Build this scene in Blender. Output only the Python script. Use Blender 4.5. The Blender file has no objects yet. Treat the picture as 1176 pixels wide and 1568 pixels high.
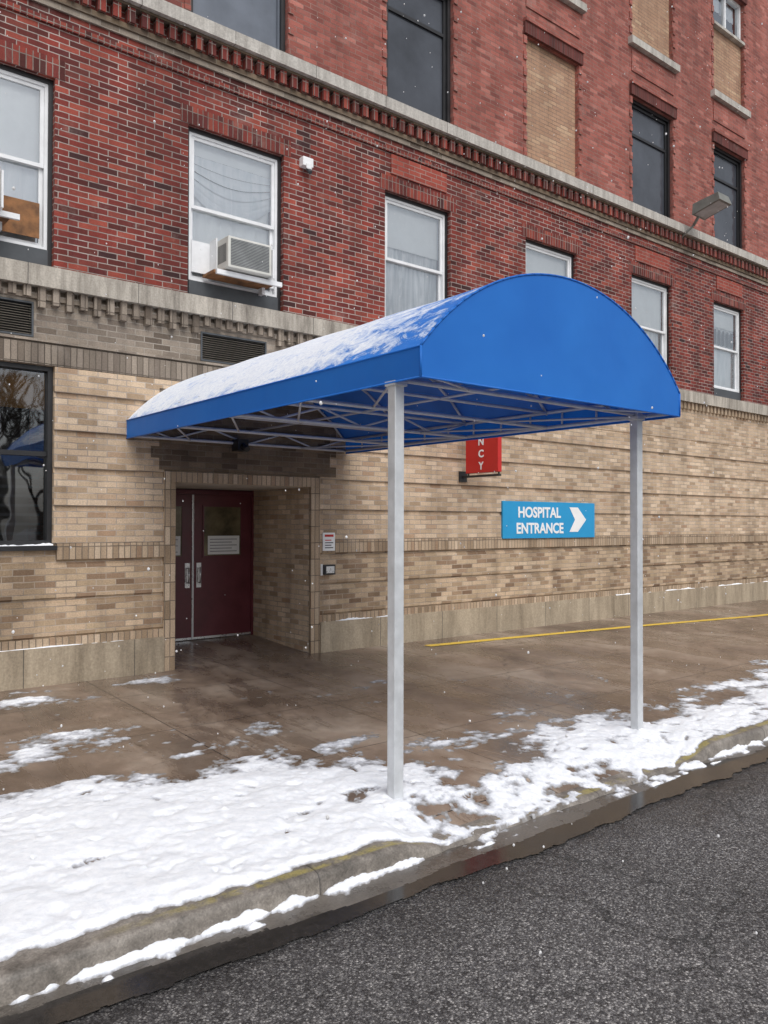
import bpy, math, random, numpy as np
from mathutils import Vector, Matrix
random.seed(7); rng=np.random.default_rng(7)
W=8.82
def hx(s,k=1.0):
    v=[int(s[i:i+2],16)/255 for i in (0,2,4)]
    return tuple([min(1,(c/12.92 if c<=.04045 else ((c+.055)/1.055)**2.4)*k) for c in v]+[1.0])
# ---------------------------------------------------------------- node helpers
class NT:
    def __init__(s,name):
        s.m=bpy.data.materials.new(name); s.m.use_nodes=True; s.t=s.m.node_tree; s.t.nodes.clear()
        s.out=s.n("ShaderNodeOutputMaterial")
    def n(s,typ,**kw): return s.t.nodes.new(typ)
    def l(s,a,b): s.t.links.new(a,b)
    def uv(s,scale=(1,1,1),rot=(0,0,0),obj=False):
        c=s.n("ShaderNodeTexCoord"); mp=s.n("ShaderNodeMapping"); mp.inputs["Scale"].default_value=scale; mp.inputs["Rotation"].default_value=rot
        s.l(c.outputs["Object" if obj else "UV"],mp.inputs["Vector"]); return mp.outputs[0]
    def noise(s,vec,scale,detail=4,rough=.55,dist=0):
        nd=s.n("ShaderNodeTexNoise"); nd.inputs["Scale"].default_value=scale; nd.inputs["Detail"].default_value=detail
        nd.inputs["Roughness"].default_value=rough; nd.inputs["Distortion"].default_value=dist; s.l(vec,nd.inputs["Vector"]); return nd.outputs["Fac"]
    def ramp(s,fac,stops,interp='LINEAR'):
        r=s.n("ShaderNodeValToRGB"); r.color_ramp.interpolation=interp; e=r.color_ramp.elements
        while len(e)<len(stops): e.new(.5)
        for el,(p,c) in zip(e,stops):
            el.position=p; el.color=c if hasattr(c,'__len__') else (c,c,c,1)
        s.l(fac,r.inputs["Fac"]); return r.outputs["Color"]
    def mix(s,fac,a,b,mode='MIX'):
        m=s.n("ShaderNodeMix"); m.data_type='RGBA'; m.blend_type=mode
        for v,i in ((fac,0),(a,6),(b,7)):
            if hasattr(v,'links'): s.l(v,m.inputs[i])
            elif i>0 and not hasattr(v,'__len__'): m.inputs[i].default_value=(v,v,v,1)
            else: m.inputs[i].default_value=v
        return m.outputs[2]
    def math(s,op,a,b=0.0,clamp=False):
        m=s.n("ShaderNodeMath"); m.operation=op; m.use_clamp=clamp
        for v,i in ((a,0),(b,1)):
            if hasattr(v,'links'): s.l(v,m.inputs[i])
            else: m.inputs[i].default_value=v
        return m.outputs[0]
    def bsdf(s,color,rough=.6,metal=0,bump=None,bs=.3,bd=.01,spec=.5,sub=0):
        p=s.n("ShaderNodeBsdfPrincipled")
        for v,k in ((color,"Base Color"),(rough,"Roughness"),(metal,"Metallic"),(spec,"Specular IOR Level")):
            if hasattr(v,'links'): s.l(v,p.inputs[k])
            else: p.inputs[k].default_value=v
        if bump is not None:
            b=s.n("ShaderNodeBump"); b.inputs["Strength"].default_value=bs; b.inputs["Distance"].default_value=bd
            s.l(bump,b.inputs["Height"]); s.l(b.outputs[0],p.inputs["Normal"])
        s.l(p.outputs[0],s.out.inputs[0]); s.p=p; return p
def plain(name,col,rough=.6,metal=0,noise=.12,scale=6,spec=.5):
    t=NT(name); v=t.uv(obj=True); n=t.noise(v,scale,5,.6)
    d=tuple(c*(1-noise*2) for c in col[:3])+(1,); h=tuple(min(1,c*(1+noise)) for c in col[:3])+(1,)
    c=t.ramp(n,[(.3,d),(.7,h)]); r=t.ramp(n,[(.3,max(0,rough-.08)),(.7,min(1,rough+.08))])
    t.bsdf(c,r,metal,spec=spec); return t.m
def brick(name,cols,mortar,soldier=False,dirt=.35,course=.0667,length=.2134,msize=.0055,off=.5,gain=1.0):
    t=NT(name); rot=(0,0,math.pi/2) if soldier else (0,0,0)
    v=t.uv(rot=rot)
    b=t.n("ShaderNodeTexBrick"); b.offset=0 if soldier else off; b.squash=1
    b.inputs["Color1"].default_value=(0,0,0,1); b.inputs["Color2"].default_value=(1,1,1,1); b.inputs["Mortar"].default_value=(.5,.5,.5,1)
    b.inputs["Scale"].default_value=1; b.inputs["Mortar Size"].default_value=msize; b.inputs["Mortar Smooth"].default_value=.15
    b.inputs["Brick Width"].default_value=length; b.inputs["Row Height"].default_value=course
    n0=t.n("ShaderNodeTexNoise"); n0.inputs["Scale"].default_value=9; t.l(v,n0.inputs["Vector"])
    sub=t.n("ShaderNodeVectorMath"); sub.operation='SUBTRACT'; t.l(n0.outputs["Color"],sub.inputs[0]); sub.inputs[1].default_value=(.5,.5,.5)
    sc=t.n("ShaderNodeVectorMath"); sc.operation='SCALE'; t.l(sub.outputs[0],sc.inputs[0]); sc.inputs["Scale"].default_value=.009
    ad=t.n("ShaderNodeVectorMath"); ad.operation='ADD'; t.l(v,ad.inputs[0]); t.l(sc.outputs[0],ad.inputs[1]); t.l(ad.outputs[0],b.inputs["Vector"])
    cols=[tuple(min(1,x*gain) for x in c[:3])+(1,) for c in cols]; mortar=tuple(min(1,x*gain) for x in mortar[:3])+(1,)
    k=len(cols); c=t.ramp(b.outputs["Color"],[(i/(k-1) if k>1 else 0,cc) for i,cc in enumerate(cols)])
    fine=t.noise(v,60,4,.7); c=t.mix(.5,c,t.ramp(fine,[(.3,.45),(.7,1.25)]),'MULTIPLY')
    mc=t.mix(t.ramp(t.noise(v,2.5,5,.65),[(.35,0),(.65,1)]),mortar,tuple(x*.5 for x in mortar[:3])+(1,))
    c=t.mix(b.outputs["Fac"],c,mc)
    ob=t.uv(obj=True)
    d=t.noise(t.uv(scale=(1,1,.35),obj=True),.9,7,.68)
    dk=t.ramp(d,[(.32,1-dirt),(.62,1.12)])
    c=t.mix(1.0,c,dk,'MULTIPLY')
    stv=t.noise(t.uv(scale=(3.2,3.2,.16),obj=True),1.4,5,.6); c=t.mix(.6,c,t.ramp(stv,[(.36,.75),(.55,1.06)]),'MULTIPLY')
    bl=t.ramp(t.noise(ob,1.7,6,.75),[(.56,0),(.78,.28)])
    c=t.mix(bl,c,hx('b5aca2'))
    hgt=t.math('ADD',t.math('MULTIPLY',b.outputs["Fac"],-1.0),t.math('MULTIPLY',fine,.35))
    t.bsdf(c,.82,0,hgt,.6,.007,spec=.3); return t.m
RED=[hx('47221f'),hx('6b2e29'),hx('82382f'),hx('572827'),hx('93473a'),hx('382324')]
REDU=[hx('7d473e'),hx('884e45'),hx('985a50'),hx('71403a'),hx('a4695e')]
TAN=[hx('89755f'),hx('a6917a'),hx('b39e86'),hx('9b866f'),hx('beaa93'),hx('90765f')]
TAN2=[hx('6d5846'),hx('9f8b72'),hx('ae9880'),hx('96826a'),hx('7e6753'),hx('b6a28a')]
GRY=[hx('5e5349'),hx('857a6e'),hx('93877a'),hx('71665c'),hx('9c9083')]
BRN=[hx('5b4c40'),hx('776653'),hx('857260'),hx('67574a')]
M_red=brick('red_brick',RED,hx('a79c95'),dirt=.4,gain=1.25)
M_redu=brick('red_brick_upper',REDU,hx('8a6d64'),dirt=.25,gain=1.35)
M_redS=brick('red_brick_soldier',RED,hx('8d827a'),True,gain=1.25)
M_reduS=brick('red_brick_upper_soldier',[hx('60342f'),hx('753c37'),hx('562f2b')],hx('6d5852'),True)
M_redP=brick('red_brick_panel',[hx('8d4036'),hx('9a4c3f'),hx('82382f')],hx('97837a'),dirt=.15,gain=1.15)
M_tan=brick('tan_brick',TAN,hx('a89b8f'),dirt=.2,gain=1.42)
M_tan2=brick('tan_brick_base',TAN2,hx('a39484'),dirt=.28,gain=1.42)
M_tanS=brick('tan_brick_soldier',TAN,hx('7b6e60'),True,dirt=.3,gain=1.2)
M_gry=brick('weathered_grey_brick',GRY,hx('a39a8f'),dirt=.35,gain=1.3)
M_gryS=brick('weathered_soldier_brick',GRY,hx('675d53'),True,dirt=.35,gain=1.2)
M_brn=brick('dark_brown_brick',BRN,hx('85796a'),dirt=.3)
M_inf=brick('buff_infill_brick',[hx('93735f'),hx('a4836b'),hx('9b7a63'),hx('af9379')],hx('8b7868'),dirt=.2,gain=1.3)
def stone(name,a,b,rough=.85,sc=3):
    t=NT(name); v=t.uv(obj=True); st=t.noise(t.uv(scale=(2.2,1,.35),obj=True),sc,7,.7); f=t.noise(v,50,4,.7)
    c=t.ramp(st,[(.3,a),(.62,b)]); c=t.mix(.6,c,t.ramp(f,[(.3,.55),(.7,1.15)]),'MULTIPLY')
    uvv=t.uv(); br=t.n("ShaderNodeTexBrick"); br.offset=0
    br.inputs["Scale"].default_value=1; br.inputs["Brick Width"].default_value=1.17; br.inputs["Row Height"].default_value=9; br.inputs["Mortar Size"].default_value=.005
    t.l(uvv,br.inputs["Vector"]); c=t.mix(t.math('MULTIPLY',br.outputs["Fac"],.8),c,(.06,.055,.05,1))
    t.bsdf(c,rough,0,f,.4,.006,spec=.25); return t.m
M_stone=stone('limestone_band',hx('7d766d'),hx('c4bcb0'))
M_plinth=stone('concrete_plinth',hx('857866'),hx('b8a993'),sc=2)
M_ledge=stone('stone_ledge',hx('9b958e'),hx('cbc6be'))
M_dark=plain('dark_bronze_frame',(.018,.018,.02,1),.45,0,.1)
M_greyp=plain('dark_grey_panel',hx('4a4e52'),.5)
M_white=plain('white_window_frame',(.80,.81,.82,1),.45,0,.05)
M_slate=plain('dark_tinted_glazing',(.066,.073,.088,1),.13,0,.2,1.2)
M_slate2=plain('grey_window_panel',hx('6a717c'),.35,0,.12,2)
def glass(name,f,tint=(1,1,1,1),k=1.0):
    t=NT(name); g=t.n("ShaderNodeBsdfGlossy"); g.inputs["Roughness"].default_value=.02; g.inputs["Color"].default_value=(.9,.93,.97,1)
    tr=t.n("ShaderNodeBsdfTransparent"); tr.inputs["Color"].default_value=tint
    fr=t.n("ShaderNodeFresnel"); fr.inputs["IOR"].default_value=1.5
    v=t.uv(obj=True); nz=t.noise(v,1.3,2); b=t.n("ShaderNodeBump"); b.inputs["Strength"].default_value=.1; b.inputs["Distance"].default_value=.05; t.l(nz,b.inputs["Height"]); t.l(b.outputs[0],g.inputs["Normal"])
    fac=t.math('ADD',t.math('MULTIPLY',fr.outputs[0],k),f,True)
    mx=t.n("ShaderNodeMixShader"); t.l(fac,mx.inputs[0]); t.l(tr.outputs[0],mx.inputs[1]); t.l(g.outputs[0],mx.inputs[2]); t.l(mx.outputs[0],t.out.inputs[0]); return t.m
M_glass=glass('window_glass',.26); M_glassd=glass('dark_window_glass',.12,(.62,.64,.66,1))
def curtain(name,a,b,amt):
    t=NT(name); v=t.uv(scale=(1,1,.12),obj=True)
    n=t.noise(v,9,4,.6,1.0); n2=t.noise(t.uv(obj=True),1.2,5,.6)
    c=t.ramp(n,[(.35,a),(.62,b)]); c=t.mix(amt,c,t.ramp(n2,[(.35,.5),(.6,1.0)]),'MULTIPLY')
    p=t.bsdf(c,.9,0,n,.3,.02); return t.m
M_curt=curtain('curtain_fabric',(.76,.82,.84,1),(.93,.96,.97,1),.2)
M_curt2=curtain('curtain_with_reflections',(.5,.55,.57,1),(.92,.94,.94,1),.6)  # curtain with grey tree reflections of the glass painted into its colour
M_shade=plain('roller_shade',(.88,.91,.90,1),.8,0,.05,2)
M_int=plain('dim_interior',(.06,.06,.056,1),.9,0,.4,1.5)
M_alu=plain('aluminium_tube',(.64,.66,.68,1),.42,.25,.08,9)
M_frame=plain('canopy_frame_tube',(.56,.58,.64,1),.5,.2,.06,12)
# ---------------------------------------------------------------- mesh builder
class B:
    def __init__(s): s.v=[];s.f=[];s.m=[];s.ml=[];s.sm=[]
    def mi(s,m):
        if m not in s.ml: s.ml.append(m)
        return s.ml.index(m)
    def face(s,pts,m,smooth=False):
        i=len(s.v); s.v+= [tuple(p) for p in pts]; s.f.append(tuple(range(i,i+len(pts)))); s.m.append(s.mi(m)); s.sm.append(smooth)
    def box(s,x0,x1,y0,y1,z0,z1,m,skip=''):
        P=[(x0,y0,z0),(x1,y0,z0),(x1,y1,z0),(x0,y1,z0),(x0,y0,z1),(x1,y0,z1),(x1,y1,z1),(x0,y1,z1)]
        i=len(s.v); s.v+=P; k=s.mi(m)
        for n,f in (('f',(0,1,5,4)),('r',(1,2,6,5)),('b',(2,3,7,6)),('l',(3,0,4,7)),('t',(4,5,6,7)),('d',(3,2,1,0))):
            if n in skip: continue
            s.f.append(tuple(i+j for j in f)); s.m.append(k); s.sm.append(False)
    def tube(s,p,q,r,m,n=8,r2=None):
        p=Vector(p);q=Vector(q);d=(q-p).normalized(); a=d.orthogonal().normalized(); b=d.cross(a)
        i=len(s.v)
        for e,rr in ((p,r),(q,r if r2 is None else r2)):
            for k in range(n):
                t=2*math.pi*k/n; s.v.append(tuple(e+a*math.cos(t)*rr+b*math.sin(t)*rr))
        mk=s.mi(m)
        for k in range(n): s.f.append((i+k,i+(k+1)%n,i+n+(k+1)%n,i+n+k)); s.m.append(mk); s.sm.append(True)
        s.f.append(tuple(i+n-1-k for k in range(n))); s.m.append(mk); s.sm.append(False)
        s.f.append(tuple(i+n+k for k in range(n))); s.m.append(mk); s.sm.append(False)
    def grid(s,pts,m,smooth=True):
        nr=len(pts);nc=len(pts[0]);i=len(s.v)
        for r in pts: s.v+=[tuple(p) for p in r]
        k=s.mi(m)
        for a in range(nr-1):
            for b in range(nc-1):
                s.f.append((i+a*nc+b,i+a*nc+b+1,i+(a+1)*nc+b+1,i+(a+1)*nc+b)); s.m.append(k); s.sm.append(smooth)
    def make(s,name,parent=None,bevel=0):
        me=bpy.data.meshes.new(name); me.from_pydata(s.v,[],s.f); 
        for m in s.ml: me.materials.append(m)
        me.polygons.foreach_set('material_index',s.m); me.polygons.foreach_set('use_smooth',s.sm); me.update()
        uv=me.uv_layers.new(name='UVMap'); co=np.zeros(len(me.vertices)*3); me.vertices.foreach_get('co',co); co=co.reshape(-1,3)
        li=np.zeros(len(me.loops),int); me.loops.foreach_get('vertex_index',li)
        nr=np.zeros(len(me.polygons)*3); me.polygons.foreach_get('normal',nr); nr=np.abs(nr.reshape(-1,3))
        lt=np.zeros(len(me.polygons),int); me.polygons.foreach_get('loop_total',lt)
        ax=np.repeat(np.argmax(nr,1),lt); c=co[li]; U=np.where(ax==0,c[:,1],c[:,0]); V=np.where(ax==2,c[:,1],c[:,2])
        uv.data.foreach_set('uv',np.stack([U,V],1).ravel())
        o=bpy.data.objects.new(name,me); bpy.context.collection.objects.link(o)
        if parent: o.parent=parent
        if bevel:
            md=o.modifiers.new('bv','BEVEL'); md.width=bevel; md.segments=2; md.limit_method='ANGLE'
        return o
def empty(name,loc=(0,0,0)):
    e=bpy.data.objects.new(name,None); bpy.context.collection.objects.link(e); e.empty_display_size=.2; return e
# ---------------------------------------------------------------- building
bld=empty('hospital_building')
XL,XR=-9.0,46.0; ZT=16.0; XG=6.6
wins2=[(1.30,2.63),(4.15,5.47),(7.14,8.42),(10.12,11.46),(13.10,14.46),(16.06,17.33)]+[(19.05+2.98*i,20.38+2.98*i) for i in range(8)]+[(-1.7,-.37),(-4.7,-3.37)]
Z2=(4.42,6.47); Z3=(7.70,9.82); Z4=(10.89,13.3)
open2=[(a,b,*Z2) for a,b in wins2]; wins3=[(a+.02,b+.05) for a,b in wins2]
open3=[(a,b,*Z3) for a,b in wins3]; open4=[(a,b,*Z4) for a,b in wins3]
lowwin=(.75,2.64,1.51,3.40); door=(4.0,5.88,-.3,2.22); lowwin2=(-2.6,-.7,1.51,3.40)
grilles=[(1.3,2.43,3.68,4.05),(4.32,5.22,3.68,4.03)]
OP=open2+open3+open4+[lowwin,lowwin2,door]+grilles
zones=[(-.4,1.40,M_tan2),(1.40,3.40,M_tan),(3.40,4.42,M_gry),(4.42,7.68,M_red),(7.68,ZT,M_redu)]
def zmat(z,x=0):
    for a,b,m in zones:
        if a<=z<b: return M_tan if (m is M_gry and x>XG) else m
    return M_redu
wall=B()
xs=sorted(set([XL,XR,XG]+[o[0] for o in OP]+[o[1] for o in OP])); zs=sorted(set([-.4,ZT]+[z[0] for z in zones[1:]]+[o[2] for o in OP]+[o[3] for o in OP]))
for i in range(len(zs)-1):
    zc=(zs[i]+zs[i+1])/2
    for j in range(len(xs)-1):
        xc=(xs[j]+xs[j+1])/2
        hole=any(o[0]<xc<o[1] and o[2]<zc<o[3] for o in OP)
        if not hole: wall.face([(xs[j],W,zs[i]),(xs[j+1],W,zs[i]),(xs[j+1],W,zs[i+1]),(xs[j],W,zs[i+1])],zmat(zc,xc))
def reveal(o,d,m):
    x0,x1,z0,z1=o
    wall.face([(x0,W,z0),(x0,W,z1),(x0,W+d,z1),(x0,W+d,z0)],m); wall.face([(x1,W,z0),(x1,W+d,z0),(x1,W+d,z1),(x1,W,z1)],m)
    wall.face([(x0,W,z1),(x1,W,z1),(x1,W+d,z1),(x0,W+d,z1)],m); wall.face([(x0,W,z0),(x0,W+d,z0),(x1,W+d,z0),(x1,W,z0)],m)
for o in OP:
    if o is door: continue
    reveal(o,.25,zmat((o[2]+o[3])/2))
wall.face([(XL,W,-.4),(XL,W,ZT),(XL,W+18,ZT),(XL,W+18,-.4)],M_redu); wall.face([(XR,W,-.4),(XR,W+18,-.4),(XR,W+18,ZT),(XR,W,ZT)],M_redu)
wall.face([(XL,W+18,-.4),(XL,W+18,ZT),(XR,W+18,ZT),(XR,W+18,-.4)],M_redu); wall.face([(XL,W,ZT),(XR,W,ZT),(XR,W+18,ZT),(XL,W+18,ZT)],M_greyp)
wall.make('brick_walls',bld)
rib=B()
def strip(z0,z1,y0,m,ops,x0=XL,x1=XR,y1=W-.0005):
    cuts=sorted([(o[0],o[1]) for o in ops if o[2]<z1-.001 and o[3]>z0+.001]); x=x0
    for a,b in cuts:
        if a>=x1: break
        if a>x: rib.box(x,min(a,x1),y0,y1,z0,z1,m,'b')
        x=max(x,b)
    if x<x1: rib.box(x,x1,y0,y1,z0,z1,m,'b')
DO=(3.86,6.02,-.3,2.35); LO=[lowwin,lowwin2,DO]
z=1.534
while z<3.38:
    strip(z,min(z+.345,3.395),W-.03,M_tan,LO); z+=.4002
strip(3.45,4.08,W-.012,M_tan,[],XG,XR)
strip(1.36,1.53,W-.038,M_tanS,[DO]+[(a-.03,b+.03,1.4,3) for a,b in ((.75,2.64),(-2.6,-.7))])
for zz in (.56,.96):
    strip(zz,zz+.345,W-.022,M_tan2,[DO])
strip(.45,.54,W-.038,M_tanS,[DO])
strip(-.4,.45,W-.07,M_plinth,[DO])
strip(3.402,3.62,W-.03,M_gryS,[],XL,XG)
strip(3.64,3.665,W-.045,M_gry,[],XL,XG)
strip(4.085,4.15,W-.03,M_gry,[])
d=XL
k=0
while d<XR:
    rib.box(d,d+.075,W-.075,W-.0005,(3.99 if k%2 else 4.03) if d<XG else 4.06,4.20,M_gryS if d<XG else M_tanS,'b') if not any(g[0]-.08<d<g[1] for g in grilles) else rib.box(d,d+.075,W-.075,W-.0305,4.09,4.20,M_gryS,'b'); d+=.145; k+=1
rib.box(XL-.1,XR+.1,W-.12,W+.02,4.20,4.418,M_stone)
rib.box(XL,XR,W-.03,W-.0005,7.02,7.085,M_redS,'b')
rib.box(XL,XR,W-.03,W-.0005,7.20,7.265,M_gry,'b')
rib.box(XL,XR,W-.055,W-.0005,7.267,7.33,M_brn,'b')
d=XL
while d<XR:
    rib.box(d,d+.09,W-.10,W-.0005,7.335,7.50,M_redS,'b'); d+=.165
rib.box(XL,XR,W-.11,W-.0005,7.502,7.53,M_brn,'b')
rib.box(XL-.1,XR+.1,W-.17,W+.02,7.532,7.69,M_ledge)
rib.box(XL-.1,XR+.1,W-.2,W+.3,ZT-.3,ZT+.15,M_ledge)
for i,(a,b) in enumerate(wins2):
    rib.box(a-.1,b+.1,W-.006,W-.0005,6.472,6.68,M_redS,'b')
    if i in (2,4,5) or i>7:
        rib.box(a+.1,b-.1,W-.018,W-.0005,6.72,7.0,M_redP,'b')
for i,(a,b) in enumerate(wins3):
    for z0,z1 in (Z3,Z4):
        rib.box(a-.08,b+.08,W-.05,W-.0005,z1+.002,z1+.20,M_reduS,'b')
        rib.box(a-.08,b+.08,W-.075,W-.0005,z1+.202,z1+.26,M_redu,'b')
        zq=z0+.1;
        while zq<z1-.1:
            rib.box(a-.08,a-.002,W-.02,W-.0005,zq,zq+.133,M_redu,'b'); rib.box(b+.002,b+.08,W-.02,W-.0005,zq,zq+.133,M_redu,'b'); zq+=.2668
    rib.box(a-.12,b+.12,W-.1,W+.1,Z4[0]-.13,Z4[0]+.001,M_ledge)
    rib.box(a-.02,b+.02,W-.02,W-.0005,Z4[0]-.6,Z4[0]-.2,M_redu,'b')
# different brick above the entrance, darkened for canopy shade, toothed into tan courses
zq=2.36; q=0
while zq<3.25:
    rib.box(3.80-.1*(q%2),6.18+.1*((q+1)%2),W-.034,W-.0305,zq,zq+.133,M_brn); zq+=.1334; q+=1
rib.box(3.86,4.0,W-.045,W+.01,-.2,2.22,M_tanS); rib.box(5.88,6.02,W-.045,W+.01,-.2,2.22,M_tanS); rib.box(3.86,6.02,W-.046,W+.01,2.222,2.35,M_tanS)
rib.make('brick_relief_and_stone_bands',bld)
def snowmat(name):
    t=NT(name); v=t.uv(obj=True); n=t.noise(v,14,6,.7); c=t.ramp(n,[(.3,(.74,.77,.82,1)),(.6,(.9,.91,.93,1))])
    t.bsdf(c,.75,0,n,.5,.02,spec=.3); return t.m
M_snow=snowmat('snow')
ls=B()
def lump(x0,x1,y0,y1,z,h,n):
    rows=[]
    for i in range(n+1):
        x=x0+(x1-x0)*i/n; hh=h*(math.sin(x*3.1)*.5+math.sin(x*9.7+1)*.4+random.uniform(-.1,.5)); rows.append([(x,y0,z-.001),(x,y0+.004,z+hh*.6),(x,(y0+y1)/2,z+hh),(x,y1,z+hh)])
    ls.grid(rows,M_snow)
lump(6.05,7.6,W-.068,W-.04,.450,.020,60); lump(12.5,20,W-.068,W-.04,.450,.022,250); lump(-3,3.8,W-.068,W-.04,.450,.012,120)
lump(.76,2.63,W-.05,W+.03,1.512,.022,70)
ls.make('snow_on_ledges',bld)
wb=B()
def frame(x0,x1,y0,y1,z0,z1,w,m,wb=wb):
    wb.box(x0,x0+w,y0,y1,z0,z1,m); wb.box(x1-w,x1,y0,y1,z0,z1,m); wb.box(x0+w,x1-w,y0,y1,z1-w,z1,m); wb.box(x0+w,x1-w,y0,y1,z0,z0+w,m)
def curtainp(x0,x1,z0,z1,y,m=None,am=1):
    n=36; rows=[[(x0+(x1-x0)*i/n,y+am*(.010*math.sin(i*1.1+z0)+.008*math.sin(i*2.3)),z) for i in range(n+1)] for z in (z0,z1)]
    wb.grid(rows,m or M_curt)
for i,(a,b) in enumerate(wins2):
    z0,z1=Z2
    frame(a+.001,b-.001,W+.07,W+.16,z0+.001,z1-.001,.045,M_dark)
    pz=z0+.22
    wb.box(a+.046,b-.046,W+.06,W+.15,z0+.046,pz,M_greyp)
    A,Bx=a+.047,b-.047; T=z1-.047; mr=5.52
    frame(A,Bx,W+.085,W+.18,pz+.002,T,.035,M_white)
    frame(A+.036,Bx-.036,W+.10,W+.135,mr,T-.036,.04,M_white)
    frame(A+.036,Bx-.036,W+.137,W+.17,pz+.04,mr+.04,.04,M_white)
    wb.face([(A+.07,W+.118,mr),(Bx-.07,W+.118,mr),(Bx-.07,W+.118,T-.05),(A+.07,W+.118,T-.05)],M_glass)
    wb.face([(A+.07,W+.152,pz+.05),(Bx-.07,W+.152,pz+.05),(Bx-.07,W+.152,mr),(A+.07,W+.152,mr)],M_glass)
    sh=[5.5,6.2,5.75,5.3,5.6,6.0][i%6]
    curtainp(A+.04,Bx-.04,sh,T-.04,W+.185,M_shade,.15)
    if i==1:
        n=30; lo=[5.78-.28*math.sin(math.pi*q/n) for q in range(n+1)]
        for q0 in range(5):
            wb.grid([[(A+.04+(Bx-A-.08)*q/n, W+.188+.012*math.sin(f_*3.1+q0), 6.2-(6.2-lo[q])*(q0+f_)/5) for q in range(n+1)] for f_ in (0,.25,.5,.75,1)],M_curt)
        curtainp(A+.04,Bx-.04,4.68,5.9,W+.225,M_shade)
    else: curtainp(A+.04,Bx-.04,4.68,sh+.02,W+.21,M_curt2 if i in (2,4,7) else M_curt)
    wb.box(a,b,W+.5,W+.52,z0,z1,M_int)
    if i==5:
        for q in range(6): wb.box(A+.12+q*.17,A+.20+q*.17,W+.172,W+.176,5.62,5.95,M_dark)
for i,(a,b) in enumerate(wins3):
    z0,z1=Z3
    if i==3:
        wb.box(a+.001,b-.001,W+.07,W+.2,z0,z1-.001,M_inf); 
    else:
        frame(a+.001,b-.001,W+.06,W+.17,z0+.001,z1-.001,.06,M_dark)
        if i>1:
            frame(a+.062,b-.062,W+.10,W+.15,z0+.062,z1-.062,.05,M_dark)
            wb.box(a+.11,b-.11,W+.10,W+.145,z0+1.45,z0+1.50,M_dark)
        else: frame(a+.062,b-.062,W+.10,W+.15,z0+.062,z1-.062,.03,M_slate2)
        wb.face([(a+.08,W+.13,z0+.08),(b-.08,W+.13,z0+.08),(b-.08,W+.13,z1-.08),(a+.08,W+.13,z1-.08)],M_slate if i>1 else M_slate2)
    z0,z1=Z4
    if i==5:
        wb.box(a+.001,b-.001,W+.07,W+.2,z0,12.36,M_inf); wb.box(a-.0,b+.0,W-.03,W+.2,12.362,12.42,M_ledge)
        frame(a+.001,b-.001,W+.07,W+.17,12.422,z1-.001,.06,M_white); wb.box((a+b)/2-.03,(a+b)/2+.03,W+.08,W+.16,12.48,z1-.06,M_white)
        wb.face([(a+.05,W+.12,12.47),(b-.05,W+.12,12.47),(b-.05,W+.12,z1-.05),(a+.05,W+.12,z1-.05)],M_glass); curtainp(a+.05,b-.05,12.9,z1-.05,W+.2); wb.box(a,b,W+.4,W+.42,12.4,z1,M_int)
    else: wb.box(a+.001,b-.001,W+.07,W+.2,z0,z1-.001,M_inf)
for (x0,x1,z0,z1) in (lowwin,lowwin2):
    frame(x0+.001,x1-.001,W+.03,W+.15,z0+.001,z1-.001,.05,M_dark); wb.box(x0+.051,x1-.051,W+.06,W+.13,2.45,2.50,M_dark)
    wb.face([(x0+.04,W+.1,z0+.04),(x1-.04,W+.1,z0+.04),(x1-.04,W+.1,z1-.04),(x0+.04,W+.1,z1-.04)],M_glassd)
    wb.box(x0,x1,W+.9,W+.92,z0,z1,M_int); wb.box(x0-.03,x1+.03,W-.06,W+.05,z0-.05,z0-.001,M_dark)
wb.box(.8,2.6,W+.14,W+.145,2.95,3.34,plain('orange_reflection_sheet',hx('b08145',.8),.7,0,.45,1.5))  # added orange sheet behind the glass, stands in for a reflection in the pane
for q in range(7): wb.box(.8,2.6,W+.3+q*.01,W+.305+q*.01,1.62+q*.1,1.65+q*.1,M_greyp)
ML=plain('grille_louvre',hx('777067'),.6)
for (x0,x1,z0,z1) in grilles:
    frame(x0+.001,x1-.001,W-.01,W+.08,z0+.001,z1-.001,.02,M_greyp); wb.box(x0,x1,W+.1,W+.11,z0,z1,M_dark)
    zz=z0+.03
    while zz<z1-.03:
        wb.face([(x0+.02,W+.0,zz),(x1-.02,W+.0,zz),(x1-.02,W+.04,zz+.022),(x0+.02,W+.04,zz+.022)],ML); zz+=.026
wb.make('windows_and_grilles',bld)
RD=W+1.52; en=B(); M_ceil=plain('painted_soffit',hx('d8d1c5'),.8); 
en.face([(4.0,W,-.3),(4.0,W,2.22),(4.0,RD,2.22),(4.0,RD,-.3)],M_tan2); en.face([(5.88,W,-.3),(5.88,RD,-.3),(5.88,RD,2.22),(5.88,W,2.22)],M_tan)
en.face([(4.0,W,2.22),(5.88,W,2.22),(5.88,RD,2.22),(4.0,RD,2.22)],M_ceil)
M_mar=plain('maroon_door_paint',(.115,.022,.03,1),.38,0,.12,4); M_stain=plain('stainless_steel',(.7,.7,.7,1),.3,.7,.04)
M_paper=plain('paper_notice',(.8,.8,.78,1),.7,0,.03); M_ink=plain('printed_text',(.06,.06,.07,1),.7)
dz=.15; M_lite=plain('door_vision_glass',(.17,.14,.08,1),.12,0,.35,3)
en.box(4.0,5.88,RD,RD+.06,-.2,2.22,M_mar)
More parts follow.
